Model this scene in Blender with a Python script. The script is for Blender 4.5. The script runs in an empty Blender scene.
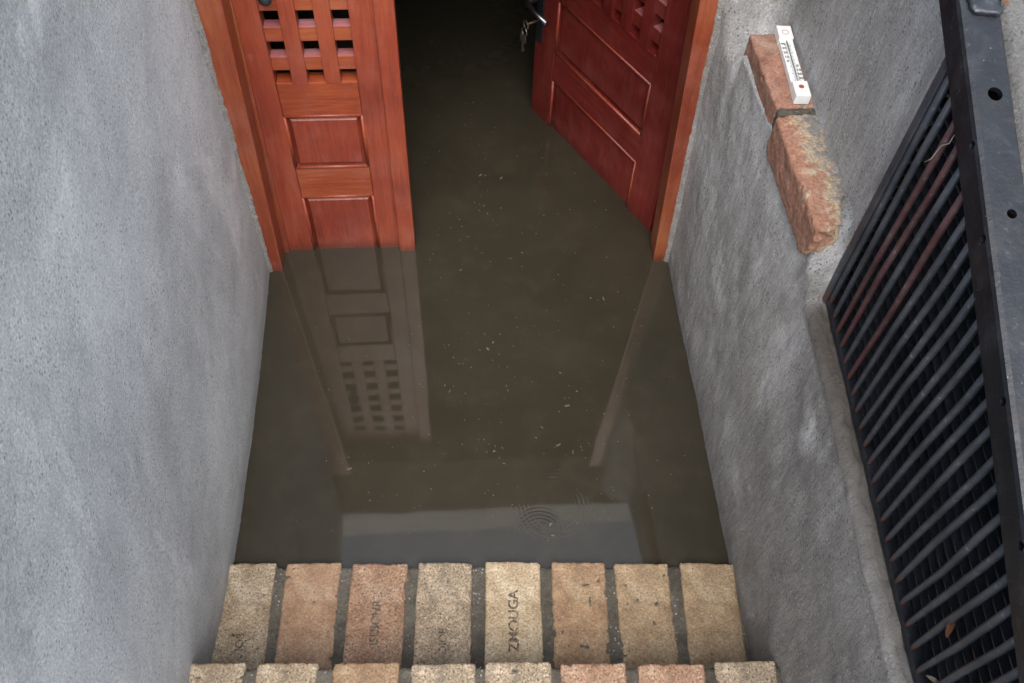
import bpy, bmesh, math, random
from mathutils import Vector, Matrix, noise
random.seed(7)
R = math.radians
scene = bpy.context.scene
col = scene.collection

# ---------------------------------------------------------------- camera
cd = bpy.data.cameras.new("camera"); cam = bpy.data.objects.new("camera", cd); col.objects.link(cam)
cd.sensor_width = 36; cd.lens = 901 / 1024 * 36; cd.clip_start = 0.02; cd.clip_end = 3000
HCAM = 1.86
def v3(a): return Vector(a)
nad = v3((478 - 512, 965 - 341.5, 901)).normalized()
dep = v3((418 - 512, -965 - 341.5, 901)); dep = (dep - nad * dep.dot(nad)).normalized()
upv = -nad; xv = dep.cross(upv).normalized()
# rows = world axes in (image right, image down, forward) coordinates
right = v3((xv.x, dep.x, upv.x)); down = v3((xv.y, dep.y, upv.y)); fwd = v3((xv.z, dep.z, upv.z))
cm = Matrix.Identity(4)
for i in range(3):
    cm[i][0] = right[i]; cm[i][1] = -down[i]; cm[i][2] = -fwd[i]
cm[2][3] = HCAM
cam.matrix_world = cm
scene.camera = cam

# ---------------------------------------------------------------- sky, sun, exposure
SUN_EL, SUN_AZ = R(58), R(181)          # azimuth measured from +Y towards +X
w = bpy.data.worlds.new("World"); scene.world = w; w.use_nodes = True
nt = w.node_tree; nt.nodes.clear()
sk = nt.nodes.new('ShaderNodeTexSky'); sk.sky_type = 'NISHITA'; sk.sun_disc = False
sk.sun_elevation = SUN_EL; sk.sun_rotation = SUN_AZ; sk.dust_density = 3; sk.air_density = 1.2
hs = nt.nodes.new('ShaderNodeHueSaturation'); hs.inputs['Saturation'].default_value = 0.60
bg = nt.nodes.new('ShaderNodeBackground'); bg.inputs[1].default_value = 0.15
wo = nt.nodes.new('ShaderNodeOutputWorld')
nt.links.new(sk.outputs[0], hs.inputs['Color']); nt.links.new(hs.outputs[0], bg.inputs[0]); nt.links.new(bg.outputs[0], wo.inputs[0])
sl = bpy.data.lights.new("sun", 'SUN'); sl.energy = 1.3; sl.angle = R(48); sl.color = (1, .97, .93)
so = bpy.data.objects.new("sun", sl); col.objects.link(so)
sd = Vector((math.sin(SUN_AZ) * math.cos(SUN_EL), math.cos(SUN_AZ) * math.cos(SUN_EL), math.sin(SUN_EL)))
so.rotation_euler = sd.to_track_quat('Z', 'Y').to_euler()
scene.view_settings.view_transform = 'Standard'; scene.view_settings.look = 'None'
scene.view_settings.gamma = 1; scene.view_settings.exposure = 1.44
scene.render.resolution_x = 1024; scene.render.resolution_y = 683

# ---------------------------------------------------------------- materials
class NB:
    def __init__(s, name):
        s.m = bpy.data.materials.new(name); s.m.use_nodes = True; s.t = s.m.node_tree
        s.b = s.t.nodes['Principled BSDF']; s.out = s.t.nodes['Material Output']
        s.tc = s.t.nodes.new('ShaderNodeTexCoord')
    def n(s, typ, **k):
        x = s.t.nodes.new(typ)
        for a, b in k.items(): setattr(x, a, b)
        return x
    def l(s, a, b): s.t.links.new(a, b)
    def coord(s, scale=(1, 1, 1), which='Object', rot=(0, 0, 0)):
        mp = s.n('ShaderNodeMapping'); mp.inputs['Scale'].default_value = scale; mp.inputs['Rotation'].default_value = rot
        s.l(s.tc.outputs[which], mp.inputs[0]); return mp.outputs[0]
    def noise(s, scale, detail=6, rough=.6, co=None, dist=0):
        x = s.n('ShaderNodeTexNoise'); x.inputs['Scale'].default_value = scale; x.inputs['Detail'].default_value = detail
        x.inputs['Roughness'].default_value = rough; x.inputs['Distortion'].default_value = dist
        s.l(co if co else s.tc.outputs['Object'], x.inputs['Vector']); return x.outputs[0]
    def voro(s, scale, feature='F1', co=None, out=0):
        x = s.n('ShaderNodeTexVoronoi'); x.feature = feature; x.inputs['Scale'].default_value = scale
        s.l(co if co else s.tc.outputs['Object'], x.inputs['Vector']); return x.outputs[out]
    def ramp(s, fac, stops, interp='LINEAR'):
        x = s.n('ShaderNodeValToRGB'); x.color_ramp.interpolation = interp
        e = x.color_ramp.elements
        while len(e) < len(stops): e.new(.5)
        for i, (p, c) in enumerate(stops):
            e[i].position = p; e[i].color = (c, c, c, 1) if isinstance(c, (int, float)) else (*c, 1)
        s.l(fac, x.inputs[0]); return x.outputs[0]
    def mix(s, fac, a, b, mode='MIX'):
        x = s.n('ShaderNodeMix'); x.data_type = 'RGBA'; x.blend_type = mode
        for inp, v in ((0, fac), (6, a), (7, b)):
            if isinstance(v, (int, float)): x.inputs[inp].default_value = v if inp == 0 else (v, v, v, 1)
            elif isinstance(v, tuple): x.inputs[inp].default_value = (*v, 1)
            else: s.l(v, x.inputs[inp])
        return x.outputs[2]
    def math(s, op, a, b=0.0, clamp=False):
        x = s.n('ShaderNodeMath'); x.operation = op; x.use_clamp = clamp
        for i, v in enumerate((a, b)):
            if isinstance(v, (int, float)): x.inputs[i].default_value = v
            else: s.l(v, x.inputs[i])
        return x.outputs[0]
    def bump(s, h, dist, strength=1.0, prev=None):
        x = s.n('ShaderNodeBump'); x.inputs['Distance'].default_value = dist; x.inputs['Strength'].default_value = strength
        s.l(h, x.inputs['Height'])
        if prev: s.l(prev, x.inputs['Normal'])
        return x.outputs[0]
    def fin(s, color=None, rough=None, normal=None, **k):
        for nm, v in (('Base Color', color), ('Roughness', rough), ('Normal', normal)):
            if v is None: continue
            if isinstance(v, tuple): s.b.inputs[nm].default_value = (*v, 1)
            elif isinstance(v, (int, float)): s.b.inputs[nm].default_value = v
            else: s.l(v, s.b.inputs[nm])
        for a, b in k.items(): s.b.inputs[a.replace('_', ' ')].default_value = b
        return s.m

def plaster(name, c_dark, c_mid, c_light, stroke=(1, 1, 1), fine=1.0, low_bands=False, midb=.55, mixm=.42, ledge=False, scr=.0, groove=.0, blotw=.4, grit=.5):
    p = NB(name)
    big = p.noise(2.6, 5, .55, dist=.4)
    st = p.coord(stroke)
    mid = p.noise(11, 7, .62, co=st, dist=.5)
    blot = p.noise(34, 6, .7, co=st)
    col_ = p.ramp(p.mix(blotw, p.mix(mixm, big, mid), blot), [(.38, c_dark), (.5, c_mid), (.62, c_light)])
    lime_and_light = p.math('MULTIPLY', p.ramp(p.noise(4.2, 5, .6, co=p.coord((1, 1, .5)), dist=1.2), [(.56, 0.0), (.72, 1.0)]), .75)  # pale lime blotches; also stand for soft light streaks on the left wall
    col_ = p.mix(lime_and_light, col_, tuple(min(.74, c * 1.4) for c in c_light))
    for k_, (rot_, lo_, c_k) in enumerate((((.12, 0, 0), .640, 1.55), ((-.22, .1, 0), .655, .45), ((.45, 0, .1), .675, 1.6))):
        sc = p.math('MULTIPLY', p.ramp(p.noise(9 + 3 * k_, 3, .5, co=p.coord((14, 14, 1.3), rot=rot_)), [(lo_, 0.0), (lo_ + .03, 1.0)]), p.ramp(p.noise(3.1 + k_, 3), [(.46, 0.0), (.6, 1.0)]))
        col_ = p.mix(p.math('MULTIPLY', sc, scr), col_, tuple(min(.75, c * c_k) for c in c_mid))
    sand = p.noise(260, 5, .75)
    col_ = p.mix(.34, col_, p.ramp(sand, [(.36, .1), (.5, .5), (.64, .95)]), 'OVERLAY')
    # sharp grit: dark pits and pale grains 2 to 5 mm across
    for vs_, th_, cc_, mk_, ro_ in ((115, .30, tuple(c * .35 for c in c_dark), 14, 0), (62, .15, tuple(c * .30 for c in c_dark), 8, .5), (95, .22, (.66, .66, .65), 11, 1.1)):
        g_ = p.ramp(p.voro(vs_, co=p.coord((1, 1, 1), rot=(ro_, ro_, 0))), [(th_ * .6, 1.0), (th_, 0.0)])
        g_ = p.math('MULTIPLY', g_, p.ramp(p.noise(mk_, 4, .6), [(.44, 0.0), (.56, 1.0)]))
        col_ = p.mix(p.math('MULTIPLY', g_, grit), col_, cc_)
    # dark pinholes and pale lime specks
    pin = p.ramp(p.voro(70), [(.0, 1.0), (.10, 0.0)])
    pinm = p.math('MULTIPLY', pin, p.ramp(p.noise(9, 2), [(.5, 0.0), (.62, 1.0)]))
    col_ = p.mix(p.math('MULTIPLY', pinm, .55), col_, tuple(c * .4 for c in c_dark))
    wh = p.ramp(p.voro(38, co=p.coord((1, 1.3, .7))), [(.0, 1.0), (.055, 0.0)])
    whm = p.math('MULTIPLY', wh, p.ramp(p.noise(6, 2), [(.54, 0.0), (.64, 1.0)]))
    col_ = p.mix(p.math('MULTIPLY', whm, .6), col_, (.62, .63, .62))
    if low_bands:      # darker towards the bottom with a ragged top, plus a thin wet band at the water
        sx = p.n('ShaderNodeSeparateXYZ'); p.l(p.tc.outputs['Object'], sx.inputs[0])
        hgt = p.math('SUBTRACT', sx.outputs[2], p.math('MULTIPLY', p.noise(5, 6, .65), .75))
        low_tone = p.ramp(p.math('ADD', hgt, .33), [(.0, 1.0), (.36, 0.0)])
        col_ = p.mix(p.math('MULTIPLY', low_tone, .40), col_, tuple(c * k for c, k in zip(c_dark, (.62, .60, .55))))
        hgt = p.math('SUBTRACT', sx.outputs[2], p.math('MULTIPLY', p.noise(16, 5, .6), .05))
        low_tone = p.ramp(hgt, [(.0, 1.0), (.034, 0.0)])
        col_ = p.mix(p.math('MULTIPLY', low_tone, .45), col_, tuple(c * .42 for c in c_mid))
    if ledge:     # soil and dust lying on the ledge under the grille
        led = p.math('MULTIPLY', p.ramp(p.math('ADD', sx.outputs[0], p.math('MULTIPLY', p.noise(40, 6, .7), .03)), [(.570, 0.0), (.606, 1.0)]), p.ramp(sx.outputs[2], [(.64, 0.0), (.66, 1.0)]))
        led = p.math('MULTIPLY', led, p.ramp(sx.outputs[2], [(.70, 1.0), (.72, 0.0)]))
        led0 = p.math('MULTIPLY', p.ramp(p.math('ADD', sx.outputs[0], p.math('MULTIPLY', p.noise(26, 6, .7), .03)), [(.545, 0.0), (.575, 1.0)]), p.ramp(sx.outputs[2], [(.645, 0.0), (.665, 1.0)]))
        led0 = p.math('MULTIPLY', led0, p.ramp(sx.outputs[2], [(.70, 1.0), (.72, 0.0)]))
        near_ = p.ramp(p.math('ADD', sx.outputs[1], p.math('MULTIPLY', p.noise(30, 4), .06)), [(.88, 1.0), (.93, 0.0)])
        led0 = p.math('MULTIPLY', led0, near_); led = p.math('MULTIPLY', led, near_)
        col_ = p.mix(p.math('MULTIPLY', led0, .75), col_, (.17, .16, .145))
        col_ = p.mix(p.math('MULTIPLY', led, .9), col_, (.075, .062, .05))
    n1 = p.bump(mid, .012, midb)
    gro = p.noise(46, 5, .7, co=p.coord((1.5, 1.5, .38), rot=(.15, 0, 0)), dist=.3)
    n1 = p.bump(gro, .010 * groove, .9, n1)
    n2 = p.bump(p.noise(110, 7, .75, co=p.coord(tuple(max(.45, a) for a in stroke))), .0065 * fine, .8, n1)
    n3 = p.bump(sand, .0022 * fine, .9, n2)
    return p.fin(col_, .86, n3)

M = {}
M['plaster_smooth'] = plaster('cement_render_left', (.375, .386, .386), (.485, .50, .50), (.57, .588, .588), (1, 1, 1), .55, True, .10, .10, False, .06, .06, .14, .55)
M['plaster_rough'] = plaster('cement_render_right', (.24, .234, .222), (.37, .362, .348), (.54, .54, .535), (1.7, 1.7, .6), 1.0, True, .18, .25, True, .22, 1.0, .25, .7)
M['coping'] = plaster('rough_concrete', (0.0612, 0.0593, 0.0536), (0.1033, 0.1013, 0.0956), (0.1415, 0.1377, 0.1300))
M['mortar'] = plaster('mortar', (0.0644, 0.0561, 0.0413), (0.1136, 0.1007, 0.0784), (0.1741, 0.1547, 0.1230), fine=1.6)
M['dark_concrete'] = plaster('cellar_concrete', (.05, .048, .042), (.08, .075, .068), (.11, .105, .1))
M['mortar_pale'] = plaster('pale_edge_mortar', (.22, .20, .18), (.30, .28, .26), (.38, .36, .34), fine=1.5)
M['white_render'] = plaster('white_render', (.6, .6, .6), (.68, .68, .68), (.75, .75, .75))

def soil():
    p = NB('soil'); c = p.ramp(p.noise(6, 8, .65), [(.35, (.05, .045, .03)), (.5, (.09, .085, .05)), (.65, (.10, .13, .05))])
    return p.fin(c, .95, p.bump(p.noise(40, 6, .7), .02))
M['soil'] = soil()
M['cellar'] = plaster('cellar_limewash', (.38, .37, .35), (.46, .45, .43), (.54, .53, .50))

def wood(name, axis, dark, mid, light, worn=.25):
    p = NB(name)
    st = {'z': (9, 9, .55), 'x': (.55, 9, 9)}[axis]
    co = p.coord(st)
    g = p.noise(7, 8, .62, co=co, dist=1.4)
    g2 = p.noise(26, 4, .6, co=co, dist=.6)
    big = p.noise(3.2, 4, .6)
    c = p.ramp(p.mix(.62, g, big), [(.34, dark), (.5, mid), (.66, light)])
    c = p.mix(.16, c, p.ramp(g2, [(.38, .22), (.52, .52), (.7, .75)]), 'OVERLAY')
    # scuffs where the stain is thin, small dark knots / nail heads
    sc = p.ramp(p.noise(34, 6, .75, co=p.coord((1, 1, .6))), [(.62, 0.0), (.74, 1.0)])
    c = p.mix(p.math('MULTIPLY', sc, worn), c, (.50, .27, .19))
    kn = p.ramp(p.voro(13), [(.0, 1.0), (.05, 0.0)])
    c = p.mix(p.math('MULTIPLY', kn, .6), c, (.07, .015, .01))
    sx = p.n('ShaderNodeSeparateXYZ'); p.l(p.tc.outputs['Object'], sx.inputs[0])
    wet = p.ramp(p.math('SUBTRACT', sx.outputs[2], p.math('MULTIPLY', p.noise(30, 4), .02)), [(.0, 1.0), (.020, 0.0)])
    c = p.mix(p.math('MULTIPLY', wet, .55), c, (.07, .018, .014))
    dust = p.ramp(p.noise(9, 7, .7), [(.48, 0.0), (.75, 1.0)])
    c = p.mix(p.math('MULTIPLY', dust, worn * .9), c, (.36, .17, .14))
    r = p.ramp(big, [(.3, .30), (.7, .5)])
    n1 = p.bump(g, .0022, .5)
    n2 = p.bump(p.noise(160, 3, .6, co=p.coord((1, 1, .2) if axis == 'z' else (.2, 1, 1))), .0006, .6, n1)
    return p.fin(c, r, n2)
WD, WM, WL = (0.1377, 0.0225, 0.0121), (0.2209, 0.0386, 0.0177), (0.2984, 0.0674, 0.0273)
M['wood_v'] = wood('red_stained_wood_upright', 'z', WD, WM, WL)
M['wood_h'] = wood('red_stained_wood_across', 'x', (0.1475, 0.0234, 0.0105), (0.2479, 0.0483, 0.0168), (0.3304, 0.0937, 0.0315), .3)
M['wood_panel'] = wood('red_stained_panel', 'z', (0.1262, 0.0194, 0.0111), (0.2009, 0.0326, 0.0163), (0.2639, 0.0519, 0.0225), .25)
M['wood_jamb'] = wood('orange_red_jamb_wood', 'z', (0.1344, 0.0235, 0.0116), (0.2172, 0.0460, 0.0184), (0.2895, 0.0885, 0.0315), .3)
M['wood_shaded'] = wood('shaded_red_wood', 'z', (0.0715, 0.0078, 0.0066), (0.1192, 0.0134, 0.0108), (0.1669, 0.0208, 0.0143), .15)  # darker copy of the red wood, shade on the open leaf put into it
M['wood_shaded_h'] = wood('shaded_red_wood_across', 'x', (0.0763, 0.0083, 0.0071), (0.1287, 0.0144, 0.0113), (0.1766, 0.0222, 0.0153), .15)
M['shade_wood'] = plain_dark = NB('shade_dark_board').fin((.012, .010, .008), .9)  # near black standing for the shade above the door opening
M['wood_dusty'] = wood('dusty_pink_lattice_wood', 'x', (0.2290, 0.0550, 0.0549), (0.2798, 0.0936, 0.0961), (0.3498, 0.1651, 0.1853), .3)

def brick(name, dark, base, light, speck=.5, grime=.3):
    p = NB(name)
    big = p.noise(24, 6, .65)
    c = p.ramp(big, [(.34, dark), (.5, base), (.66, light)])
    sp = p.noise(240, 3, .55)
    c = p.mix(p.math('MULTIPLY', p.ramp(sp, [(.56, 0.0), (.63, 1.0)]), speck), c, tuple(x * .26 for x in dark))
    sp2 = p.noise(200, 3, .5, co=p.coord(rot=(1, 2, .4)))
    c = p.mix(p.math('MULTIPLY', p.ramp(sp2, [(.60, 0.0), (.68, 1.0)]), speck * .7), c, tuple(min(1, x * 1.5) for x in light))
    gr = p.ramp(p.noise(19, 8, .72, dist=.8), [(.49, 0.0), (.64, 1.0)])
    c = p.mix(p.math('MULTIPLY', gr, grime), c, (.10, .09, .075))
    ws = p.ramp(p.voro(45), [(.0, 1.0), (.06, 0.0)])
    ws = p.math('MULTIPLY', ws, p.ramp(p.noise(17, 2), [(.56, 0.0), (.62, 1.0)]))
    c = p.mix(ws, c, (.75, .74, .70))
    n1 = p.bump(p.noise(60, 6, .7), .003, .6)
    n2 = p.bump(sp, .0014, .8, n1)
    c = p.mix(.25 + .25 * speck, c, p.ramp(p.noise(210, 5, .75), [(.38, .10), (.5, .5), (.62, .88)]), 'OVERLAY')
    por = p.math('MULTIPLY', p.ramp(p.voro(150), [(.10, 1.0), (.2, 0.0)]), p.ramp(p.noise(30, 3), [(.48, 0.0), (.56, 1.0)]))
    c = p.mix(p.math('MULTIPLY', por, min(1, speck + .2)), c, tuple(x * .3 for x in dark))
    return p.fin(c, .88, n2)
YEL = brick('yellow_brick', (0.1959, 0.1418, 0.0886), (0.3049, 0.2340, 0.1525), (0.4065, 0.3334, 0.2339), .65, .32)
YEL2 = brick('pale_clean_yellow_brick', (0.2613, 0.1913, 0.1170), (0.3557, 0.2766, 0.1773), (0.4356, 0.3618, 0.2552), .5, .12)
GRY = brick('grey_yellow_brick', (0.1771, 0.1369, 0.0939), (0.2817, 0.2183, 0.1489), (0.3782, 0.3032, 0.2136), .8, .45)
PNK = brick('salmon_brick', (0.2107, 0.1237, 0.0721), (0.2951, 0.1836, 0.1131), (0.3512, 0.2472, 0.1576), .25, .15)
PNK2 = brick('speckled_salmon_brick', (0.1966, 0.1124, 0.0686), (0.2811, 0.1684, 0.1063), (0.3372, 0.2324, 0.1576), .7, .28)
ORA = brick('tan_orange_brick', (0.1838, 0.1101, 0.0621), (0.2628, 0.1682, 0.0963), (0.3284, 0.2330, 0.1399), .35, .28)
TAN = brick('tan_brick', (0.1903, 0.1295, 0.0746), (0.2759, 0.1943, 0.1151), (0.3414, 0.2589, 0.1617), .4, .25)
RED = brick('weathered_orange_brick', (0.1847, 0.0871, 0.0559), (0.2840, 0.1440, 0.0959), (0.3552, 0.2197, 0.1597), .3, .35)
def chipped():
    p = NB('chipped_orange_brick')
    m = p.noise(30, 7, .68, dist=.8)
    sx = p.n('ShaderNodeSeparateXYZ'); p.l(p.tc.outputs['Object'], sx.inputs[0])
    bias = p.math('MULTIPLY', sx.outputs[0], 4.6)          # more mortar towards the wall side
    f = p.math('ADD', m, bias)
    c = p.ramp(f, [(.30, (0.2790, 0.1395, 0.0900)), (.40, (0.3150, 0.1800, 0.1215)), (.455, (0.3870, 0.3060, 0.1980)), (.51, (0.2430, 0.2115, 0.1710)), (.545, (0.3600, 0.2610, 0.1710)), (.58, (0.1890, 0.1755, 0.1575)), (.70, (0.1800, 0.1710, 0.1575))])
    c = p.mix(.4, c, p.ramp(p.noise(170, 4, .6), [(.36, .2), (.5, .5), (.64, .85)]), 'OVERLAY')
    n = p.bump(m, .006, .7); n = p.bump(p.noise(140, 4, .7), .002, .8, n)
    return p.fin(c, .9, n)
M['chipped'] = chipped()
def stamp():
    p = NB('stamp_dirt'); return p.fin(p.ramp(p.noise(150, 4, .6), [(.4, (.05, .042, .033)), (.64, (.21, .165, .115))]), .95)
M['stamp'] = stamp()

def steel(name, c1, c2, metallic=.25, rust=.0, rough=.42, ends=False):
    p = NB(name)
    c = p.ramp(p.noise(9, 6, .6), [(.35, c1), (.65, c2)])
    ru = p.ramp(p.noise(28, 7, .7), [(.58, 0.0), (.70, 1.0)])
    c = p.mix(p.math('MULTIPLY', ru, rust), c, (.13, .045, .03))
    if ends:      # rusted feet of the bars
        sx = p.n('ShaderNodeSeparateXYZ'); p.l(p.tc.outputs['Object'], sx.inputs[0])
        z = p.math('ADD', sx.outputs[2], p.math('MULTIPLY', p.noise(40, 5), .03))
        c = p.mix(p.ramp(z, [(.020, 1.0), (.045, 0.0)]), c, (.10, .042, .028))
    ws = p.ramp(p.voro(90), [(.0, 1.0), (.09, 0.0)])
    ws = p.math('MULTIPLY', ws, p.ramp(p.noise(25, 2), [(.52, 0.0), (.6, 1.0)]))
    c = p.mix(p.math('MULTIPLY', ws, .7), c, (.42, .43, .43))
    du = p.ramp(p.noise(15, 7, .72), [(.5, 0.0), (.75, 1.0)])
    c = p.mix(p.math('MULTIPLY', du, .45 if ends else .13), c, (.16, .16, .16))
    wr_ = p.ramp(p.noise(75, 6, .75), [(.60, 0.0), (.68, 1.0)])
    c = p.mix(p.math('MULTIPLY', wr_, .6 if ends else .12), c, (.24, .25, .26))
    r = p.ramp(p.noise(20, 5), [(.3, rough - .08), (.7, rough + .16)])
    n = p.bump(p.noise(120, 5, .65), .0012, .6)
    return p.fin(c, r, n, Metallic=metallic)
M['beam'] = steel('blue_black_painted_steel', (0.0029, 0.0040, 0.0065), (0.0057, 0.0078, 0.0119), .1, .12, .40)
M['bar'] = steel('grey_black_bar_paint', (0.0275, 0.0325, 0.0400), (0.0625, 0.0713, 0.0850), .2, .25, .30, True)
M['bar_red'] = steel('rusty_bar_paint', (.05, .022, .024), (.09, .042, .045), .2, .5, .45, True)
M['mesh_steel'] = steel('dull_mesh_steel', (0.1915, 0.1832, 0.1742), (0.5234, 0.4882, 0.4533), .1, .35, .6)
M['black_iron'] = steel('black_iron', (.012, .014, .018), (.028, .032, .04), .4, .0, .35)
M['chrome'] = NB('worn_chrome').fin((.22, .23, .25), .35, Metallic=1.0)
M['brass'] = NB('dull_brass_key').fin((.10, .075, .05), .5, Metallic=.6)
def plain(name, c, r=.5, **k):
    p = NB(name); cc = p.ramp(p.noise(60, 5), [(.35, tuple(x * .85 for x in c)), (.65, c)]); return p.fin(cc, r, **k)
M['white_plastic'] = plain('white_plastic', (.80, .81, .78), .4)
M['ink'] = plain('black_ink', (.05, .05, .055), .5)
M['ink_red'] = plain('red_ink', (.35, .08, .05), .5)
M['tube'] = plain('thermometer_glass', (.16, .17, .19), .15)
M['leaf'] = plain('dry_leaf', (.20, .085, .045), .8)
M['leaf_pale'] = plain('pale_dry_grass', (.30, .26, .2), .8)
M['debris'] = plain('floating_bits', (.095, .086, .064), .7)

def water():
    p = NB('muddy_water')
    c = p.ramp(p.noise(2.2, 6, .6, dist=.6), [(.35, (0.0251, 0.0219, 0.0146)), (.65, (0.0339, 0.0292, 0.0194))])
    # finely suspended silt clouds
    c = p.mix(p.math('MULTIPLY', p.ramp(p.noise(14, 6, .65), [(.5, 0.0), (.8, 1.0)]), .35), c, (0.0561, 0.0467, 0.0323))
    hts = None
    sx = p.n('ShaderNodeSeparateXYZ'); p.l(p.tc.outputs['Object'], sx.inputs[0])
    for (cx, cy, rad, freq, amp) in ((.165, .765, .075, 720, .9), (.20, .835, .12, 640, .8)):
        dx = p.math('SUBTRACT', sx.outputs[0], cx); dy = p.math('SUBTRACT', sx.outputs[1], cy)
        d = p.math('SQRT', p.math('ADD', p.math('MULTIPLY', dx, dx), p.math('MULTIPLY', dy, dy)))
        ring = p.math('SINE', p.math('MULTIPLY', d, freq))
        env = p.n('ShaderNodeMapRange'); env.interpolation_type = 'SMOOTHSTEP'
        p.l(d, env.inputs[0]); env.inputs[1].default_value = rad; env.inputs[2].default_value = rad * .55; env.inputs[3].default_value = 0; env.inputs[4].default_value = amp
        inner = p.n('ShaderNodeMapRange'); inner.interpolation_type = 'SMOOTHSTEP'
        p.l(d, inner.inputs[0]); inner.inputs[1].default_value = rad * .25; inner.inputs[2].default_value = rad * .6
        h = p.math('MULTIPLY', p.math('MULTIPLY', ring, env.outputs[0]), inner.outputs[0])
        hts = h if hts is None else p.math('ADD', hts, h)
    hts = p.math('MULTIPLY', hts, p.ramp(p.noise(11, 3), [(.38, .3), (.6, 1.0)]))
    n = p.bump(hts, .00008, 1.0)
    n = p.bump(p.noise(5, 2, .4), .0015, .35, n)
    m = p.fin(c, .04, n); p.b.inputs['IOR'].default_value = 1.52
    return m
M['water'] = water()

# ---------------------------------------------------------------- helpers
def tag(o, label=None, cat=None, group=None, kind=None):
    if label: o['label'] = label
    if cat: o['category'] = cat
    if group: o['group'] = group
    if kind: o['kind'] = kind
    return o
def obj(name, bm, mat, parent=None, smooth=False, loc=None):
    me = bpy.data.meshes.new(name); bmesh.ops.recalc_face_normals(bm, faces=bm.faces[:]); bm.to_mesh(me); bm.free()
    if smooth:
        for f in me.polygons: f.use_smooth = True
    for m in (mat if isinstance(mat, (list, tuple)) else [mat]): me.materials.append(m)
    o = bpy.data.objects.new(name, me); col.objects.link(o)
    if parent: o.parent = parent
    if loc: o.location = loc
    return o
def empty(name, loc=(0, 0, 0), rz=0, **k):
    o = bpy.data.objects.new(name, None); col.objects.link(o); o.location = loc; o.rotation_euler = (0, 0, rz)
    o.empty_display_size = .05
    return tag(o, **k)
def box(bm, x0, x1, y0, y1, z0, z1, bev=0.0, mi=0, shear=(0, 0)):
    """shear = dx per metre of z at (x0, x1)"""
    vs = []
    for z in (z0, z1):
        for (x, y, s) in ((x0, y0, shear[0]), (x1, y0, shear[1]), (x1, y1, shear[1]), (x0, y1, shear[0])):
            vs.append(bm.verts.new((x + s * z, y, z)))
    fs = [bm.faces.new([vs[i] for i in q]) for q in ((3, 2, 1, 0), (4, 5, 6, 7), (0, 1, 5, 4), (1, 2, 6, 5), (2, 3, 7, 6), (3, 0, 4, 7))]
    for f in fs: f.material_index = mi
    if bev:
        es = list({e for f in fs for e in f.edges})
        bmesh.ops.bevel(bm, geom=es, offset=bev, segments=2, affect='EDGES', profile=.6)
    return vs
def tube(bm, pts, rad, seg=10, mi=0, cap=True):
    rings = []
    for i, p in enumerate(pts):
        p = Vector(p)
        a = Vector(pts[max(0, i - 1)]); b = Vector(pts[min(len(pts) - 1, i + 1)])
        t = (b - a).normalized(); u = t.orthogonal().normalized() if i == 0 else (u - t * u.dot(t)).normalized()
        v = t.cross(u); r = rad[i] if isinstance(rad, (list, tuple)) else rad
        rings.append([bm.verts.new(p + (u * math.cos(2 * math.pi * k / seg) + v * math.sin(2 * math.pi * k / seg)) * r) for k in range(seg)])
    for a, b in zip(rings, rings[1:]):
        for k in range(seg):
            f = bm.faces.new((a[k], a[(k + 1) % seg], b[(k + 1) % seg], b[k])); f.material_index = mi
    if cap:
        bm.faces.new(rings[0][::-1]).material_index = mi; bm.faces.new(rings[-1]).material_index = mi
def fbm(p, H=.8, o=4): return noise.fractal(Vector(p), H, 2.0, o)
def grid_solid(bm, fn, nu, nv, back):
    """front sheet fn(u,v), closed by a flat back (fn2(u,v))"""
    F = [[bm.verts.new(fn(i / nu, j / nv)) for j in range(nv + 1)] for i in range(nu + 1)]
    for i in range(nu):
        for j in range(nv): bm.faces.new((F[i][j], F[i + 1][j], F[i + 1][j + 1], F[i][j + 1]))
    loop = [F[i][0] for i in range(nu + 1)] + [F[nu][j] for j in range(1, nv + 1)] + [F[i][nv] for i in range(nu - 1, -1, -1)] + [F[0][j] for j in range(nv - 1, 0, -1)]
    B = [bm.verts.new(back(Vector(v.co))) for v in loop]
    n = len(loop)
    for k in range(n): bm.faces.new((loop[k], B[k], B[(k + 1) % n], loop[(k + 1) % n]))
    bm.faces.new(B)
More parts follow.
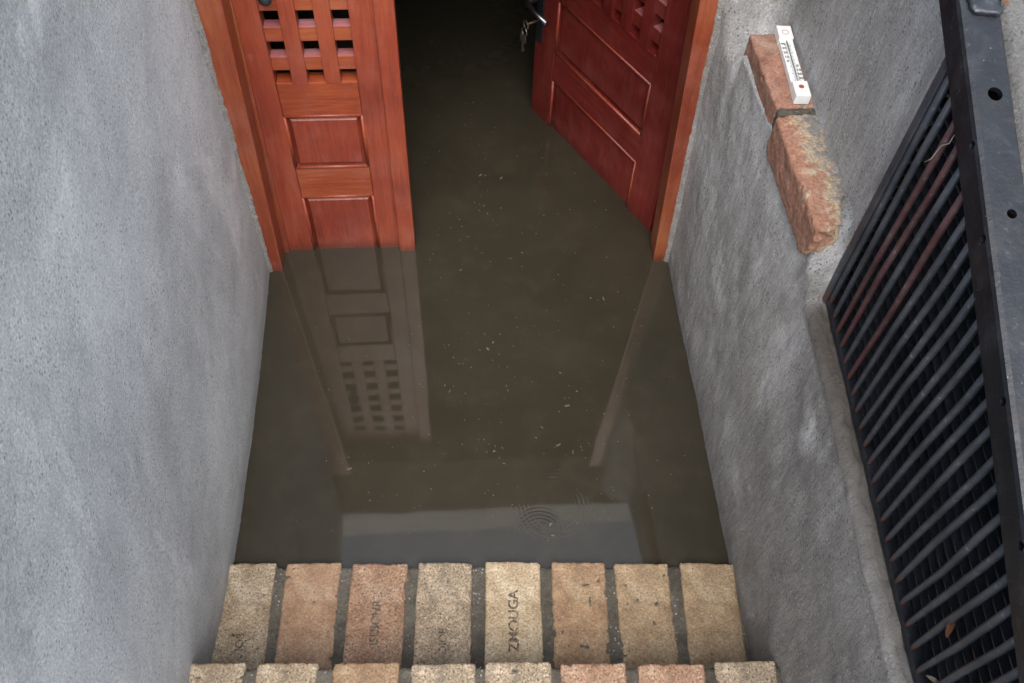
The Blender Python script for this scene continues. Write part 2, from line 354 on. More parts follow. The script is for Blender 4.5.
def rough_box(hx, hy, hz, res=.006, rnd=.006, amp=.0016, seed=0, chips=1.0, cut=None):
    bm = bmesh.new()
    def ax(h):
        n = max(3, int(2 * h / res)); return [-h + 2 * h * i / n for i in range(n + 1)]
    X, Y, Z = ax(hx), ax(hy), ax(hz); cache = {}
    def V(x, y, z):
        k = (round(x, 6), round(y, 6), round(z, 6))
        if k not in cache:
            p = Vector((x, y, z)); s = Vector((seed * 3.1, seed * 1.7, seed))
            rr = rnd * (1 + 1.3 * chips * max(0, noise.noise(p * 28 + s)) + 1.6 * chips * max(0, noise.noise(p * 70 + s * 2)))
            q = Vector((max(-hx + rr, min(hx - rr, x)), max(-hy + rr, min(hy - rr, y)), max(-hz + rr, min(hz - rr, z))))
            d = p - q
            if d.length > 1e-7: p = q + d.normalized() * min(rr, d.length)
            nn = Vector((x / hx, y / hy, z / hz)); nn = Vector([c ** 7 if abs(c) < 1 else c for c in nn]).normalized() if nn.length else nn
            p += nn * (noise.noise(p * 45 + s) * amp + noise.noise(p * 160 + s) * amp * .8)
            pit = noise.noise(p * 95 + s * 5)
            if pit > .42: p -= nn * (pit - .42) * .012 * chips
            p += Vector((noise.noise(p * 9 + s), noise.noise(p * 9 - s), 0)) * .002
            if cut: p = cut(p, s)
            cache[k] = bm.verts.new(p)
        return cache[k]
    for z in (Z[0], Z[-1]):
        for a, b in zip(X, X[1:]):
            for c, d in zip(Y, Y[1:]): bm.faces.new((V(a, c, z), V(b, c, z), V(b, d, z), V(a, d, z)))
    for y in (Y[0], Y[-1]):
        for a, b in zip(X, X[1:]):
            for c, d in zip(Z, Z[1:]): bm.faces.new((V(a, y, c), V(b, y, c), V(b, y, d), V(a, y, d)))
    for x in (X[0], X[-1]):
        for a, b in zip(Y, Y[1:]):
            for c, d in zip(Z, Z[1:]): bm.faces.new((V(x, a, c), V(x, b, c), V(x, b, d), V(x, a, d)))
    return bm
def text_obj(name, body, size, mat, parent, loc, rot, ext=.0015):
    cu = bpy.data.curves.new(name, 'FONT'); cu.body = body; cu.size = size; cu.extrude = ext; cu.offset = size * .018; cu.align_x = 'CENTER'; cu.align_y = 'CENTER'
    t = bpy.data.objects.new(name, cu); col.objects.link(t)
    dg = bpy.context.evaluated_depsgraph_get(); me = bpy.data.meshes.new_from_object(t.evaluated_get(dg))
    bpy.data.objects.remove(t); bpy.data.curves.remove(cu)
    me.materials.clear(); me.materials.append(mat); me.name = name
    o = bpy.data.objects.new(name, me); col.objects.link(o); o.parent = parent; o.location = loc; o.rotation_euler = rot
    return o
def lerp(a, b, t): return a + (b - a) * t
def clamp01(t): return max(0, min(1, t))
def smooth(a, b, x): t = clamp01((x - a) / (b - a)); return t * t * (3 - 2 * t)

# ---------------------------------------------------------------- ground, water
bm = bmesh.new()
box(bm, -400, 400, -400, 400, -1.4, -1.02); tag(obj('ground', bm, M['soil']), kind='structure')
bm = bmesh.new()
box(bm, -1.6, 1.7, 0.0, 5.0, -1.0, -.92); tag(obj('cellar_floor', bm, M['dark_concrete']), kind='structure')
bm = bmesh.new()
n = 2
vs = [bm.verts.new(p) for p in ((-1.5, .3, 0), (1.6, .3, 0), (1.6, 4.9, 0), (-1.5, 4.9, 0))]; bm.faces.new(vs)
tag(obj('water', bm, M['water']), kind='structure')
def bank(name, x0, x1):
    bm = bmesh.new()
    def fn(u, v):
        x = lerp(x0, x1, u); y = lerp(-4, 1.7, v)
        return Vector((x, y, .70 + max(-.25, (y - .25)) * .50 + .02 * fbm((x * 3, y * 3, 1))))
    grid_solid(bm, fn, 30, 40, lambda p: Vector((p.x, p.y, -1.01)))
    return tag(obj(name, bm, M['soil'], smooth=False), kind='structure')
bank('earth_bank', 1.3, 7); bank('earth_bank', -7, -.80)
bm = bmesh.new(); box(bm, -7, 7, 5.2, 9, -1.01, 1.5); tag(obj('hill', bm, M['soil']), kind='structure')

# ---------------------------------------------------------------- left wall
bm = bmesh.new()
def lw(u, v):
    y = lerp(-1.3, 1.545, u); z = lerp(-.98, 1.62, v)
    x = -.490 + .009 * fbm((y * 1.3, z * 1.3, 4), .9, 3) + .0013 * fbm((y * 9, z * 7, 9)) + .0012 * noise.noise(Vector((y * 60, z * 60, 3)))
    x -= .02 * smooth(.75, .35, y) * smooth(.25, 0, z)
    return Vector((x, y, z))
grid_solid(bm, lw, 230, 210, lambda p: Vector((-.82, p.y, p.z)))
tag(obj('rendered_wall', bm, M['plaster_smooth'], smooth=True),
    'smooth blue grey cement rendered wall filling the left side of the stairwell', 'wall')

# ---------------------------------------------------------------- right wall with ledge and window recess
def wall_low(y):      # x of the wall edge at ledge height
    return lerp(.545, .585, clamp01((y - .26) / .62)) if y < .88 else lerp(.585, .548, clamp01((y - .88) / .65))
def rough(y, z):
    return .005 * fbm((y * 2.5, z * 2, 14), .9, 3) + .0022 * fbm((y * 15, z * 9, 9)) + .0011 * noise.noise(Vector((y * 75, z * 50, 3))) + .0008 * noise.noise(Vector((y * 160, z * 140, 7)))
YS = [-1.3 + .0125 * i for i in range(175)] + [.8875, .8945] + [.905 + .01 * i for i in range(65)]
def wr(u, v):
    """one continuous rendered face; towards the camera it folds over into the ledge under the
    grille, beside the door it carries on upward"""
    y = YS[min(len(YS) - 1, int(round(u * (len(YS) - 1))))]
    if v < .6:
        z = lerp(-.98, .655, v / .6); x = lerp(.569, wall_low(y), smooth(0, .655, z)) + rough(y, z)
        return Vector((x, y, z))
    t = (v - .6) / .4
    if y < .891:      # rounded lip, then the ledge
        a = min(1, t / .22) * math.pi / 2; rr = .017 + .008 * noise.noise(Vector((y * 18, 1, 1))) + .005 * noise.noise(Vector((y * 70, 1, 1)))
        x = wall_low(y) + rough(y, .655) + rr * (1 - math.cos(a)); z = .655 + rr * math.sin(a)
        if t > .22:
            q = (t - .22) / .78; x += q * .19; z += .006 * fbm((x * 30, y * 30, 2)) + .003 * noise.noise(Vector((x * 90, y * 90, 2))) + .004 * q
        return Vector((x, y, z))
    top = 1.172 + (y - .893) * .354
    z = lerp(.655, top, t)
    br = smooth(.90, .96, y) * smooth(1.45, 1.40, y)
    lo = lerp(.585, .548, clamp01((y - .88) / .65)) + .007 * br * smooth(.655, .74, z)
    hi = lerp(.643, .538, smooth(1.43, 1.53, y)); hi = lerp(.622, hi, smooth(.893, .97, y))
    x = lerp(lo, hi, smooth(lerp(.70, .757, br) + .008 * noise.noise(Vector((y * 8, 0, 0))), .80, z)) + rough(y, z) * lerp(1, .6, br * smooth(.655, .74, z))
    x -= .005 * math.exp(-((y - .91) / .035) ** 2 - ((z - .715) / .04) ** 2)
    return Vector((x, y, z))
bm = bmesh.new()
grid_solid(bm, wr, len(YS) - 1, 300, lambda p: Vector((1.25, p.y, p.z if (p.z < .4 or p.y > .891) else .55)))
# back of the window shaft behind the grille
box(bm, .80, 1.24, -1.3, .892, .50, .80 )
box(bm, .86, 1.24, -1.3, .892, .801, .84)
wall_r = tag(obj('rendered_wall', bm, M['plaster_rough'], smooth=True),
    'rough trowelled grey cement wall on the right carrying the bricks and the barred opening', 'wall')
# coping behind the beam, follows the beam's slope
bm = bmesh.new()
def cp(u, v):
    y = lerp(-1.3, 1.54, v); x = lerp(.5592 + .0726 * (y - .2353) + .052, 1.26, u)
    z = .939 + (y - .2353) * .354 + .042 + .004 * fbm((x * 20, y * 20, 5)) + .0015 * noise.noise(Vector((x * 120, y * 120, 5)))
    if u == 0: z -= .010
    return Vector((x + (.006 * fbm((y * 25, 3, 1)) if u < .1 else 0), y, z))
grid_solid(bm, cp, 60, 240, lambda p: Vector((p.x, p.y, p.z - .085)))
tag(obj('wall_coping', bm, M['coping'], smooth=True), 'pale mossy concrete coping strip in the upper right corner behind the steel beam', 'coping')
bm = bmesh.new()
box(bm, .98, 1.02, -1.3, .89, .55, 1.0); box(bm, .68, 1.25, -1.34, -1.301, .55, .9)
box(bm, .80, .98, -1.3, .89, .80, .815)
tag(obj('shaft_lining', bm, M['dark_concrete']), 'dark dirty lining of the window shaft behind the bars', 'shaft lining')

# ---------------------------------------------------------------- facade and cellar room
bm = bmesh.new()
box(bm, -1.6, -.515, 1.552, 1.80, -1.0, 1.56); box(bm, .575, 1.7, 1.552, 1.80, -1.0, 1.56); box(bm, -.513, .573, 1.56, 1.79, 1.20, 1.558)
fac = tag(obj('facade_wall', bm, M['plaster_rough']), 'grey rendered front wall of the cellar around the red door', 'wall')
bm = bmesh.new(); box(bm, -1.65, 1.75, 1.534, 1.84, 1.562, 1.77, .006); obj('cornice', bm, M['white_render'], fac)
bm = bmesh.new(); box(bm, -.52, .58, 1.535, 1.551, 1.205, 1.555, .003); tag(obj('shade_board', bm, M['shade_wood']), 'near black board added as the shade above the red door opening', 'board')  # added board, keeps the mirrored area above the door as dark as shade
bm = bmesh.new()
box(bm, -1.7, -1.5, 1.81, 5.0, -1.0, 1.3); box(bm, 1.6, 1.8, 1.81, 5.0, -1.0, 1.3); box(bm, -1.7, 1.8, 4.9, 5.1, -1.0, 1.3); box(bm, -1.7, 1.8, 1.81, 5.1, 1.302, 1.5)
tag(obj('cellar_room', bm, M['cellar']), 'dark flooded cellar room behind the open door', 'room')

# ---------------------------------------------------------------- brick steps
def brick_step(z_top, rot, cx, cy, edges, mats, depth, label, stamps, seed):
    st = empty('brick_step', (cx, cy, z_top), rot, label=label, cat='step', group='brick steps going down to the water')
    # local: x along the step, y towards the door (0 = nosing line)
    bm = rough_box(.548, depth / 2 - .004, .075, .008, .006, .003, seed)
    obj('mortar_bed', bm, M['mortar'], st, True, (.0, -depth / 2 - .003, -.075 - .0040))
    bm = bmesh.new(); box(bm, -.54, .54, -depth, -.02, -.9, -.12); obj('concrete_base', bm, M['mortar'], st)
    for i, ((a, b), m) in enumerate(zip(edges, mats)):
        bm = rough_box((b - a) / 2 + .0015, depth / 2, .0335, .0035, .0032, .0013, seed * 10 + i, 1.6)
        bo = obj('brick', bm, m[0], st, True, ((a + b) / 2, -depth / 2 + random.uniform(-.002, .003), -.0335 + random.uniform(-.0015, .002)))
        bo.rotation_euler = (random.uniform(-.006, .006), random.uniform(-.006, .006), m[2])
        bo['label'] = m[1]
        if i in stamps:
            body, sz, off = stamps[i]
            text_obj('stamped_lettering', body, sz, M['stamp'], bo, (0.001, off, .0335 - .0005), (0, 0, R(90)), .0013)
    return st
rot1 = math.atan2(.675 - .726, .576 + .504)
c1 = Vector((.036, .7005))
def loc1(x): return (x - c1.x) / math.cos(rot1)
e1 = [(-.501, -.396), (-.373, -.262), (-.238, -.124), (-.099, .013), (.043, .157), (.183, .293), (.318, .429), (.455, .568)]
e1 = [(loc1(a), loc1(b)) for a, b in e1]
m1 = [(YEL, 'stained yellow brick at the left end', .02), (PNK, 'plain salmon brick', .01), (PNK2, 'speckled salmon brick with worn stamp', -.01), (GRY, 'mottled grey yellow brick with faded stamp', .0),
      (YEL2, 'pale yellow brick with clear stamped letters', .0), (ORA, 'tan orange brick', -.01), (TAN, 'tan brick with a white speck', .005), (TAN, 'tan brick at the right end', -.015)]
brick_step(.022, rot1, c1.x, c1.y, e1, m1, .25, 'lower step of eight bricks on mortar meeting the muddy water',
           {4: ('ZMOUGA', .029, .0), 2: ('ISL8OHR', .024, .0), 3: ('DIO8', .022, -.04), 0: ('IO8', .022, -.04)}, 1)
rot2 = math.atan2(.419 - .473, .557 + .509)
c2 = Vector((.024, .446))
def loc2(x): return (x - c2.x) / math.cos(rot2)
e2 = [(-.509, -.400), (-.377, -.270), (-.241, -.127), (-.102, .011), (.031, .147), (.167, .283), (.307, .425), (.447, .557)]
e2 = [(loc2(a), loc2(b)) for a, b in e2]
m2 = [(YEL, 'yellow brick at the left end', 0), (YEL, 'grey cream brick', 0), (ORA, 'tan brick', 0), (GRY, 'speckled grey brick', 0), (GRY, 'pale grey brick', 0), (PNK2, 'brown pink brick', 0), (PNK2, 'pink brick with white speck', 0), (GRY, 'speckled cream brick at the right end', 0)]
brick_step(.192, rot2, c2.x, c2.y + .002, e2, m2, .25, 'upper brick step cut off by the bottom edge of the photo', {}, 2)
bm = rough_box(.55, .5, .2, .03, .01, .003, 5)
tag(obj('concrete_landing', bm, M['mortar'], smooth=True, loc=(.03, -.34, .12)), 'grey mortar landing at the foot of the photographer behind the upper step', 'landing')

# ---------------------------------------------------------------- door frame
fr = empty('door_frame', (.04, 1.53, 0), label='orange red wooden door frame set between the two grey walls', cat='door frame')
def jamb(x0, x1, s0, s1, rx0, rx1):
    bm = bmesh.new()
    box(bm, x0 - .04, x1 - .04, 0, .062, -.95, 1.20, .003, 0, (s0, s1))
    return bm
bm = jamb(-.525, -.455, .0, .033, 0, 0); box(bm, -.565, -.482, .063, .125, -.95, 1.2, .002, 0, (0, .02)); obj('jamb', bm, M['wood_jamb'], fr)
bm = jamb(.529, .60, -.044, .0, 0, 0); box(bm, .519, .56, .063, .16, -.95, 1.2, .002, 0, (-.04, 0)); obj('jamb', bm, M['wood_jamb'], fr)
bm = bmesh.new(); box(bm, -.56, .55, .004, .10, 1.13, 1.20, .003); obj('head', bm, M['shade_wood'], fr)  # head in the same near black so it fades from the reflection

for nm, sx_, x_of in (('plaster_lip', 1, lambda z: -.486 + .004 * z), ('plaster_lip', -1, lambda z: .563 - .034 * z)):
    bm = bmesh.new()
    def lipf(u, v, sx_=sx_, x_of=x_of):
        z = lerp(-.9, 1.19, v); w_ = .005 + .003 * noise.noise(Vector((z * 9, sx_, 2))) + .003 * noise.noise(Vector((z * 60, sx_, 5)))
        return Vector((x_of(z) + sx_ * w_ * u - sx_ * .012 * (1 - u), 1.530 - .006 * (1 - u * u), z))
    grid_solid(bm, lipf, 4, 300, lambda p: Vector((p.x, 1.532, p.z)))
    obj(nm, bm, M['mortar_pale'], fac, True)

# ---------------------------------------------------------------- door leaves (local: x along width, -y = outer face, z up)
def raised_panel(bm, x0, x1, z0, z1, d):
    """sunk field with a bevelled border and a raised centre; outer face at y=0, sunk to d"""
    def ring(i, y): return [bm.verts.new(p) for p in ((x0 + i, y, z0 + i), (x1 - i, y, z0 + i), (x1 - i, y, z1 - i), (x0 + i, y, z1 - i))]
    rs = [ring(-.006, d), ring(.006, d), ring(.016, d - .011), ring(.022, d - .011)]
    for a, b in zip(rs, rs[1:]):
        for k in range(4): bm.faces.new((a[k], a[(k + 1) % 4], b[(k + 1) % 4], b[k]))
    bm.faces.new(rs[-1])
    bk = [bm.verts.new((v.co.x, d + .014, v.co.z)) for v in rs[0]]
    for k in range(4): bm.faces.new((bk[k], bk[(k + 1) % 4], rs[0][(k + 1) % 4], rs[0][k]))
    bm.faces.new(bk)
def moulding(bm, x0, x1, z0, z1, y):
    """thin bead round an opening"""
    t = .0042
    for a, b in (((x0, z1), (x1, z1)), ((x0, z0), (x1, z0)), ((x0, z0), (x0, z1)), ((x1, z0), (x1, z1))):
        tube(bm, [(a[0], y, a[1]), (b[0], y, b[1])], t, 8)
def lattice(leaf, xs0, xs1, ncol, z0, z1, pitch, mv, mh, barw=.034, depth=.032):
    gap = ((xs1 - xs0) - barw * (ncol - 1)) / ncol
    for k in range(1, ncol):
        a = xs0 + gap * k + barw * (k - 1)
        bm = bmesh.new(); box(bm, a, a + barw, .001, depth, z0 - .004, z1 + .004, .0015); obj('lattice_upright', bm, mv, leaf)
    z = z0 + pitch - barw - .009
    while z + barw < z1:
        bm = bmesh.new(); box(bm, xs0 - .004, xs1 + .004, .007, depth + .003, z, z + barw, .0012)
        bm.normal_update()
        for f in bm.faces:
            if f.normal.z > .7: f.material_index = 1
        obj('lattice_bar', bm, mh, leaf); z += pitch

# left leaf: closed, narrow
L0 = Vector((-.462, 1.600, 0)); WL_ = .352
ang = math.atan2(.003, .35)
lf = empty('door_leaf', L0, ang, label='narrow closed left leaf of the red door with square lattice over two panels', cat='door leaf', group='two leaves of the red cellar door')
x_a, x_b, x_c, x_d = .0, .082, .262, .318
ZB, ZT = -.90, 1.10
for a, b in ((x_a, x_b), (x_b + .178, x_d)):
    bm = bmesh.new(); box(bm, a, b, 0, .040, ZB, ZT, .0025); obj('stile', bm, M['wood_v'], lf)
def rail(leaf, x0, x1, z0, z1, m, y0=.0015):
    bm = bmesh.new(); box(bm, x0 + .0005, x1 - .0005, y0, .0385, z0, z1, .0025); obj('rail', bm, m, leaf)
for z0, z1 in ((.460, .552), (.200, .298), (-.10, -.03), (-.89, -.80), (1.00, 1.09)): rail(lf, x_b, x_b + .178, z0, z1, M['wood_h'])
for z0, z1 in ((.298, .460), (-.03, .200), (-.80, -.10)):
    bm = bmesh.new(); raised_panel(bm, x_b, x_b + .178, z0, z1, .014); p_ = obj('panel', bm, M['wood_panel'], lf)
    bm = bmesh.new(); moulding(bm, x_b + .002, x_b + .176, z0 + .002, z1 - .002, .003); obj('moulding', bm, M['wood_v'], p_, True)
lattice(lf, x_b, x_b + .178, 3, .552, 1.0, .0735, M['wood_v'], [M['wood_h'], M['wood_dusty']])
bm = bmesh.new(); box(bm, .312, .354, -.014, -.0005, ZB, ZT, .003); box(bm, .3195, .353, 0.0002, .040, ZB, ZT, .002)
obj('meeting_strip', bm, M['wood_v'], lf)
bm = bmesh.new(); tube(bm, [(0, 0, 0), (0, -.006, 0), (0, -.010, 0), (0, -.022, 0), (0, -.027, 0)], [.013, .013, .009, .013, .006], 20)
obj('knob', bm, M['black_iron'], lf, True, (.103, -.001, .774))

# right leaf: open inward
A = Vector((.534, 1.635, 0)); B = Vector((.243, 2.148, 0)); d_ = (A - B).normalized()
Wd = (A - B).length
# local x from the free edge (0) to the hinge (Wd); outer face towards the stairwell
rf = empty('door_leaf', B, math.atan2(d_.y, d_.x), label='wide right leaf of the red door swung open into the dark cellar with black lock', cat='door leaf', group='two leaves of the red cellar door')
s0, s1 = .092, Wd - .103
for a, b in ((0, s0), (s1, Wd)):
    bm = bmesh.new(); box(bm, a, b, 0, .042, ZB, ZT, .0025); obj('stile', bm, M['wood_shaded'], rf)
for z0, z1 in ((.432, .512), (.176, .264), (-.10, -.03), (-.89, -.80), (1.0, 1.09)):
    rail(rf, s0, s1, z0, z1, M['wood_shaded_h'])
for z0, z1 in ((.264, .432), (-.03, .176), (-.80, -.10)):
    bm = bmesh.new(); raised_panel(bm, s0, s1, z0, z1, .020); p_ = obj('panel', bm, M['wood_shaded'], rf)
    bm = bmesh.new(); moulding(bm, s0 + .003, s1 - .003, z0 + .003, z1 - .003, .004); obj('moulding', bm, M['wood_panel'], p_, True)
lattice(rf, s0, s1, 6, .512, 1.0, .070, M['wood_shaded'], [M['wood_shaded_h'], M['wood_dusty']], .036)
lp = bmesh.new(); box(lp, .006, .034, -.004, -.0004, .255, .47, .0015); lpo = obj('lock_plate', lp, M['black_iron'], rf)
bm = bmesh.new(); tube(bm, [(.02, -.004, .40), (.02, -.045, .40), (.026, -.052, .399), (.06, -.054, .395), (.115, -.050, .392)], [.009, .008, .008, .0075, .006], 12)
obj('handle', bm, M['chrome'], lpo, True)
bm = bmesh.new(); box(bm, -.0012, -.0002, .006, .036, .24, .47, .0); obj('lock_edge_plate', bm, M['black_iron'], rf)
# keys hanging from the lock
kb = empty('key_bunch', B + Vector((-.012, -.012, .330)), math.atan2(d_.y, d_.x), label='small bunch of keys hanging from the black lock of the open door leaf', cat='keys')
bm = bmesh.new(); tube(bm, [(.018, -.03, 0), (.018, .012, 0)], .0035, 8); tube(bm, [(.018 + .011 * math.cos(a), -.034, .011 * math.sin(a)) for a in [i * math.pi / 6 for i in range(13)]], .0024, 6)
obj('key', bm, M['brass'], kb, True)
bm = bmesh.new(); tube(bm, [(.018 + .012 * math.cos(a), -.038, -.020 + .012 * math.sin(a)) for a in [i * math.pi / 6 for i in range(13)]], .0018, 6); obj('ring', bm, M['chrome'], kb, True)
bm = bmesh.new(); box(bm, .006, .030, -.044, -.038, -.052, -.030, .003); box(bm, .014, .020, -.043, -.039, -.085, -.052, .001); box(bm, .020, .024, -.043, -.039, -.080, -.074); obj('key', bm, M['brass'], kb)

# ---------------------------------------------------------------- ledge bricks and thermometer
bm = rough_box(.040, .104, .038, .004, .004, .0012, 31)
b1 = tag(obj('ledge_brick', bm, RED, smooth=True, loc=(.611, 1.318, .765)), 'whole orange brick let into the right wall under the white thermometer', 'brick', 'bricks set in the ledge of the right wall')
b1.rotation_euler = (0, 0, R(1.5))
def cut(p, s):
    # broken near end: eaten away towards the wall side
    lim = -.130 + .045 * smooth(-.010, .012, p.x) + .010 * noise.noise(Vector((p.x * 60, p.z * 60, 3))) + .02 * max(0, p.z / .04) * smooth(-.03, .02, p.x) + .028 * max(0, -p.z / .042) ** 2
    if p.y < lim: p.y = lim + .003 * noise.noise(p * 120)
    return p
bm = rough_box(.048, .140, .042, .004, .005, .002, 37, 1.2, cut)
b2 = tag(obj('ledge_brick', bm, M['chipped'], smooth=True, loc=(.619, 1.056, .760)), 'chipped orange brick with broken mortar crusted end beside the barred opening', 'brick', 'bricks set in the ledge of the right wall')
b2.rotation_euler = (0, 0, R(1))
bm = rough_box(.036, .010, .040, .005, .004, .002, 41)
tag(obj('mortar_joint', bm, M['mortar'], smooth=True, loc=(.611, 1.207, .759)), 'grey mortar joint between the two orange ledge bricks', 'mortar')

th = empty('thermometer', (.6225, 1.318, .804), R(-3), label='small white plastic wall thermometer lying on the orange ledge brick', cat='thermometer')
bm = bmesh.new()
box(bm, -.0125, .0125, -.070, .070, 0, .012, .001)
box(bm, -.0135, .0135, .064, .100, 0, .0175, .0015)
box(bm, -.0135, .0135, -.100, -.060, 0, .0195, .0015)
obj('body', bm, M['white_plastic'], th)
bm = bmesh.new(); tube(bm, [(0, -.056, .013), (0, .060, .013)], .0014, 8); obj('tube', bm, M['tube'], th, True)
bm = bmesh.new()
for k in range(27):
    y = -.052 + k * .004; w_ = .004 if k % 5 == 0 else .0022
    box(bm, .0025, .0025 + w_, y, y + .0007, .0119, .0125); box(bm, -.0025 - w_, -.0025, y, y + .0007, .0119, .0125)
obj('scale_marks', bm, M['ink'], th)
for k, s_ in enumerate(('40', '30', '20', '10', '0')):
    text_obj('scale_number', s_, .0085, M['ink'], th, (-.0078, .052 - k * .0125, .0124), (0, 0, 0), .0002)
for k, s_ in enumerate(('0', '10', '20', '30')):
    text_obj('scale_number', s_, .0085, M['ink'], th, (.0076, -.010 - k * .0115, .0124), (0, 0, 0), .0002)
bm = bmesh.new(); tube(bm, [(0, -.076, .0192), (0, -.076, .0199)], .005, 14); obj('emblem', bm, M['ink_red'], th)
bm = bmesh.new(); tube(bm, [(0.006 * math.cos(a), .080 + .006 * math.sin(a), .0176) for a in [i * math.pi / 8 for i in range(17)]], .0006, 6); obj('hanging_hole', bm, M['ink_red'], th)

# ---------------------------------------------------------------- grille
def gx(y): return lerp(.569, .614, (y - .26) / .62) + .004
def beam_z(y): return .939 + (y - .2353) * .354
gr = empty('window_grille', (.60, .60, .68), label='black iron grille of upright bars in the barred opening of the right wall', cat='grille')
gl = gr.location
y = .868; k = 0
while y > -.35:
    zt = beam_z(y) + .010
    x = gx(y)
    bx, by = random.uniform(-.0025, .0025), random.uniform(-.004, .004)
    H_ = zt - .668
    lx, ly = x - gl.x, y - gl.y
    bm = bmesh.new()
    pts = [(0, 0, -.012), (0, 0, .02), (bx, by, H_ * .4), (-bx, by * .5, H_ * .75), (0, 0, H_)]
    tube(bm, pts, [.0018, .0042, .0050, .0050, .0050], 10)
    red = k in (2, 3, 5)
    o = obj('bar', bm, M['bar_red'] if red else M['bar'], gr, True, (lx, ly, -.0))
    y -= .0296; k += 1
bm = bmesh.new(); box(bm, -.006, .012, 0, .016, -.012, beam_z(.88) + .0 - .68, .002); obj('edge_flat', bm, M['bar'], gr, False, (gx(.885) - gl.x, .876 - gl.y, 0))
# horizontal flats behind the bars
for j in range(24):
    z = .70 + j * .0235
    ye = .884
    ys = max(-.35, .2353 + (z - .939) / .354)
    if ys > ye - .02: break
    bm = bmesh.new()
    vs = []
    for (yy) in (ys, ye):
        x = gx(yy) + .0085
        for (dx, dz) in ((0, -.0015), (.014, -.0015), (.014, .0015), (0, .0015)): vs.append(bm.verts.new((x + dx - gl.x, yy - gl.y, z + dz - gl.z)))
    for q in ((0, 1, 2, 3), (7, 6, 5, 4), (0, 4, 5, 1), (1, 5, 6, 2), (2, 6, 7, 3), (3, 7, 4, 0)): bm.faces.new([vs[i] for i in q])
    obj('cross_flat', bm, M['black_iron'], gr)
bm = bmesh.new()
for (y0, y1) in ((-.35, .89),):
    vs = []
    for yy in (y0, y1):
        x = gx(yy) - .004
        for (dx, dz) in ((0, -.006), (.020, -.006), (.020, .006), (0, .006)): vs.append(bm.verts.new((x + dx - gl.x, yy - gl.y, dz + .001)))
    for q in ((0, 1, 2, 3), (7, 6, 5, 4), (0, 4, 5, 1), (1, 5, 6, 2), (2, 6, 7, 3), (3, 7, 4, 0)): bm.faces.new([vs[i] for i in q])
obj('bottom_rail', bm, M['black_iron'], gr)
# second, deeper mesh (an older window mesh)
ms = empty('window_mesh', (.690, .6, .68), label='dusty square steel mesh standing behind the upright iron bars', cat='mesh')
bm = bmesh.new()
yy = .88
while yy > -.35:
    box(bm, -.001, .001, yy - .6 - .0045, yy - .6 + .0045, 0.012, beam_z(yy) - .68 + .015); yy -= .022
z = .02
while z < .5:
    ys = max(-.35, .2353 + (z + .68 - .939 - .01) / .354)
    if ys < .86: box(bm, -.004, -.0015, ys - .6, .885 - .6, z - .003, z + .003)
    z += .024
obj('wire_mesh', bm, M['mesh_steel'], ms)

# ---------------------------------------------------------------- perforated steel beam
e = Vector((.0683, .9405, .333)).normalized(); nb = Vector((0, -e.z, e.y)).normalized(); sd_ = e.cross(nb)
O = Vector((.5592, .2353, .939))
hb, wb = .042, .050
bm = bmesh.new()
# L shaped profile with thickness, lengthwise along local Y
prof = [(0, 0), (.006, 0), (.006, hb - .007), (wb - .006, hb - .007), (wb - .006, -.004), (wb, -.004), (wb, hb - .003), (wb - .003, hb), (.007, hb), (.002, hb - .002), (0, hb - .007)]
La, Lb = -1.4, .86
ra = [bm.verts.new((px, La, pz)) for px, pz in prof]; rb = [bm.verts.new((px, Lb, pz)) for px, pz in prof]
n = len(prof)
for k in range(n): bm.faces.new((ra[k], ra[(k + 1) % n], rb[(k + 1) % n], rb[k]))
bm.faces.new(ra[::-1]); bm.faces.new(rb)
bt = empty('steel_beam', O, label='blue black perforated steel angle beam running down over the top of the grille', cat='beam')
bt.rotation_euler = Matrix(((sd_.x, e.x, nb.x), (sd_.y, e.y, nb.y), (sd_.z, e.z, nb.z))).to_euler()
beam = obj('angle_profile', bm, M['beam'], bt)
cut_bm = bmesh.new()
TOP_H = ((.029, .612, .0088), (.030, .462, .0058), (.029, .28, .0058), (.028, .05, .006))
SIDE_H = ((.032, .550), (.031, .435), (.031, .25), (.031, .1))
for (x, yl, r_) in TOP_H: tube(cut_bm, [(x, yl, hb - .025), (x, yl, hb + .01)], r_, 20)
for (z, yl) in SIDE_H: tube(cut_bm, [(-.01, yl, z), (.004, yl, z), (.0075, yl, z)], .0052, 16)
co = obj('cutter', cut_bm, M['beam'])
co.parent = bt
md = beam.modifiers.new('holes', 'BOOLEAN'); md.object = co; md.operation = 'DIFFERENCE'; md.solver = 'EXACT'
bpy.context.view_layer.update()
dg = bpy.context.evaluated_depsgraph_get(); me = bpy.data.meshes.new_from_object(beam.evaluated_get(dg))
beam.modifiers.clear(); beam.data = me; bpy.data.objects.remove(co)
# crusted weld / hinge lump where the beam meets the wall
bm = rough_box(.020, .06, .005, .004, .005, .003, 55)
obj('weld_plate', bm, M['black_iron'], bt, True, (.030, .775, hb + .002))

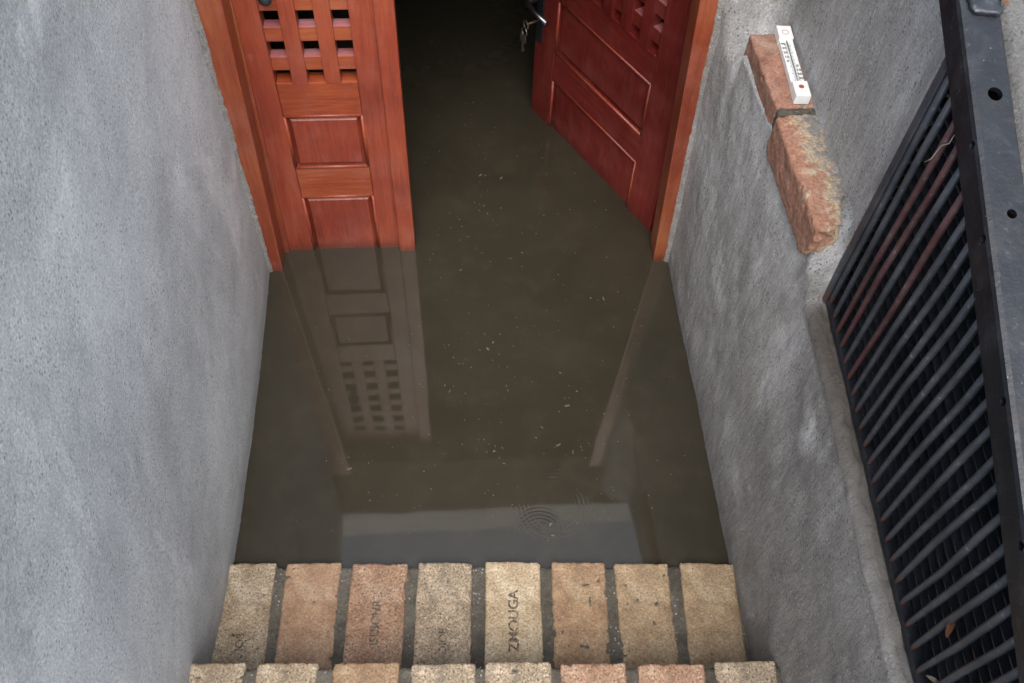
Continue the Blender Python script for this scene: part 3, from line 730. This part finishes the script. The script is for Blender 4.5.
# ---------------------------------------------------------------- dry litter
def leafm(name, loc, rot, L, W, mat, label, cat='leaf', group=None):
    bm = bmesh.new(); n_ = 6; rows = []
    for i in range(n_ + 1):
        t = i / n_; w_ = W * math.sin(math.pi * min(.97, max(.04, t))) ** .8; c = .25 * L * (t - .5) ** 2
        rows.append([bm.verts.new((-w_, (t - .5) * L, c + w_ * .5)), bm.verts.new((0, (t - .5) * L, c)), bm.verts.new((w_, (t - .5) * L, c + w_ * .3))])
    for a, b in zip(rows, rows[1:]):
        for j in range(2): bm.faces.new((a[j], a[j + 1], b[j + 1], b[j]))
    bmesh.ops.solidify(bm, geom=bm.faces[:], thickness=.0006)
    o = obj(name, bm, mat, None, True, loc); o.rotation_euler = rot
    return tag(o, label, cat, group)
lp_ = O + e * .735 + nb * (hb + .006) + sd_ * .050
leafm('dry_leaf', lp_, (R(25), 0, R(40)), .018, .006, M['leaf'], 'tiny orange dry leaf beside the steel beam near the top right corner')
def twig(name, pts, r, mat, label):
    bm = bmesh.new(); c = sum((Vector(p) for p in pts), Vector()) / len(pts)
    tube(bm, [Vector(p) - c for p in pts], [r] * (len(pts) - 1) + [r * .5], 6)
    return tag(obj(name, bm, mat, None, True, c), label, 'twig', 'dry stems caught in the grille')
def gpt(y, z, off=-.008): return (gx(y) + off, y, z)
twig('straw', [gpt(.815, 1.055), gpt(.80, 1.075, -.012), gpt(.803, 1.095, -.006), gpt(.785, 1.115, -.010), gpt(.790, 1.135, -.006)], .0008, M['leaf_pale'], 'pale curly dry stem hooked over the upper bars of the grille')
leafm('dry_leaf', (gx(.30) - .004, .30, .80), (R(50), R(20), R(10)), .03, .009, M['leaf'], 'brown curled leaf stuck in the grille at the lower right')
leafm('dry_leaf', (gx(.25) - .006, .252, .735), (R(10), R(20), R(60)), .022, .005, M['leaf_pale'], 'pale dry leaf stuck in the grille at the bottom edge of the photo')

# ---------------------------------------------------------------- floating bits on the water
bm = bmesh.new(); rnd = random.Random(3)
def flake(x, y, s, el=1.0, rot=0):
    k = rnd.randint(5, 8); top = []; bot = []
    for i in range(k):
        a = 2 * math.pi * i / k; r_ = s * rnd.uniform(.5, 1.2)
        px, py = r_ * math.cos(a) * el, r_ * math.sin(a)
        qx = x + px * math.cos(rot) - py * math.sin(rot); qy = y + px * math.sin(rot) + py * math.cos(rot)
        top.append(bm.verts.new((qx, qy, .0012))); bot.append(bm.verts.new((qx, qy, -.001)))
    bm.faces.new(top); bm.faces.new(bot[::-1])
    for i in range(k): bm.faces.new((top[i], bot[i], bot[(i + 1) % k], top[(i + 1) % k]))
def ok(x, y): return -.46 < x < .53 and y > .76
for _ in range(300):
    x = rnd.gauss(.08, .26); y = rnd.uniform(.78, 2.2)
    if ok(x, y) and not (y > 1.5 and (x < -.09 or x > .5 - (y - 1.6) * .56)): flake(x, y, rnd.choice((.0006, .0008, .001, .0014)), rnd.uniform(1, 2), rnd.uniform(0, 3))
for (cx, cy, n_, sp) in ((.06, .985, 26, .018), (-.255, .955, 20, .02), (.22, .985, 22, .025), (.30, .975, 10, .02), (.09, 1.72, 16, .018), (.10, 1.85, 10, .02), (.06, 1.27, 10, .015), (-.03, 1.16, 8, .008), (.255, 1.12, 12, .016), (.0, 1.22, 6, .01), (.32, .86, 6, .02), (.36, 1.42, 8, .015), (.19, .77, 8, .015), (-.22, .86, 6, .015)):
    for _ in range(n_ // 3 + 1):
        flake(cx + rnd.gauss(0, sp * 1.2), cy + rnd.gauss(0, sp), rnd.choice((.0008, .001, .0015, .0026)), rnd.uniform(1, 3.5), rnd.uniform(0, 3))
tag(obj('floating_debris', bm, M['debris']), 'tiny pale bits of debris floating on the brown water', 'debris', kind='stuff')
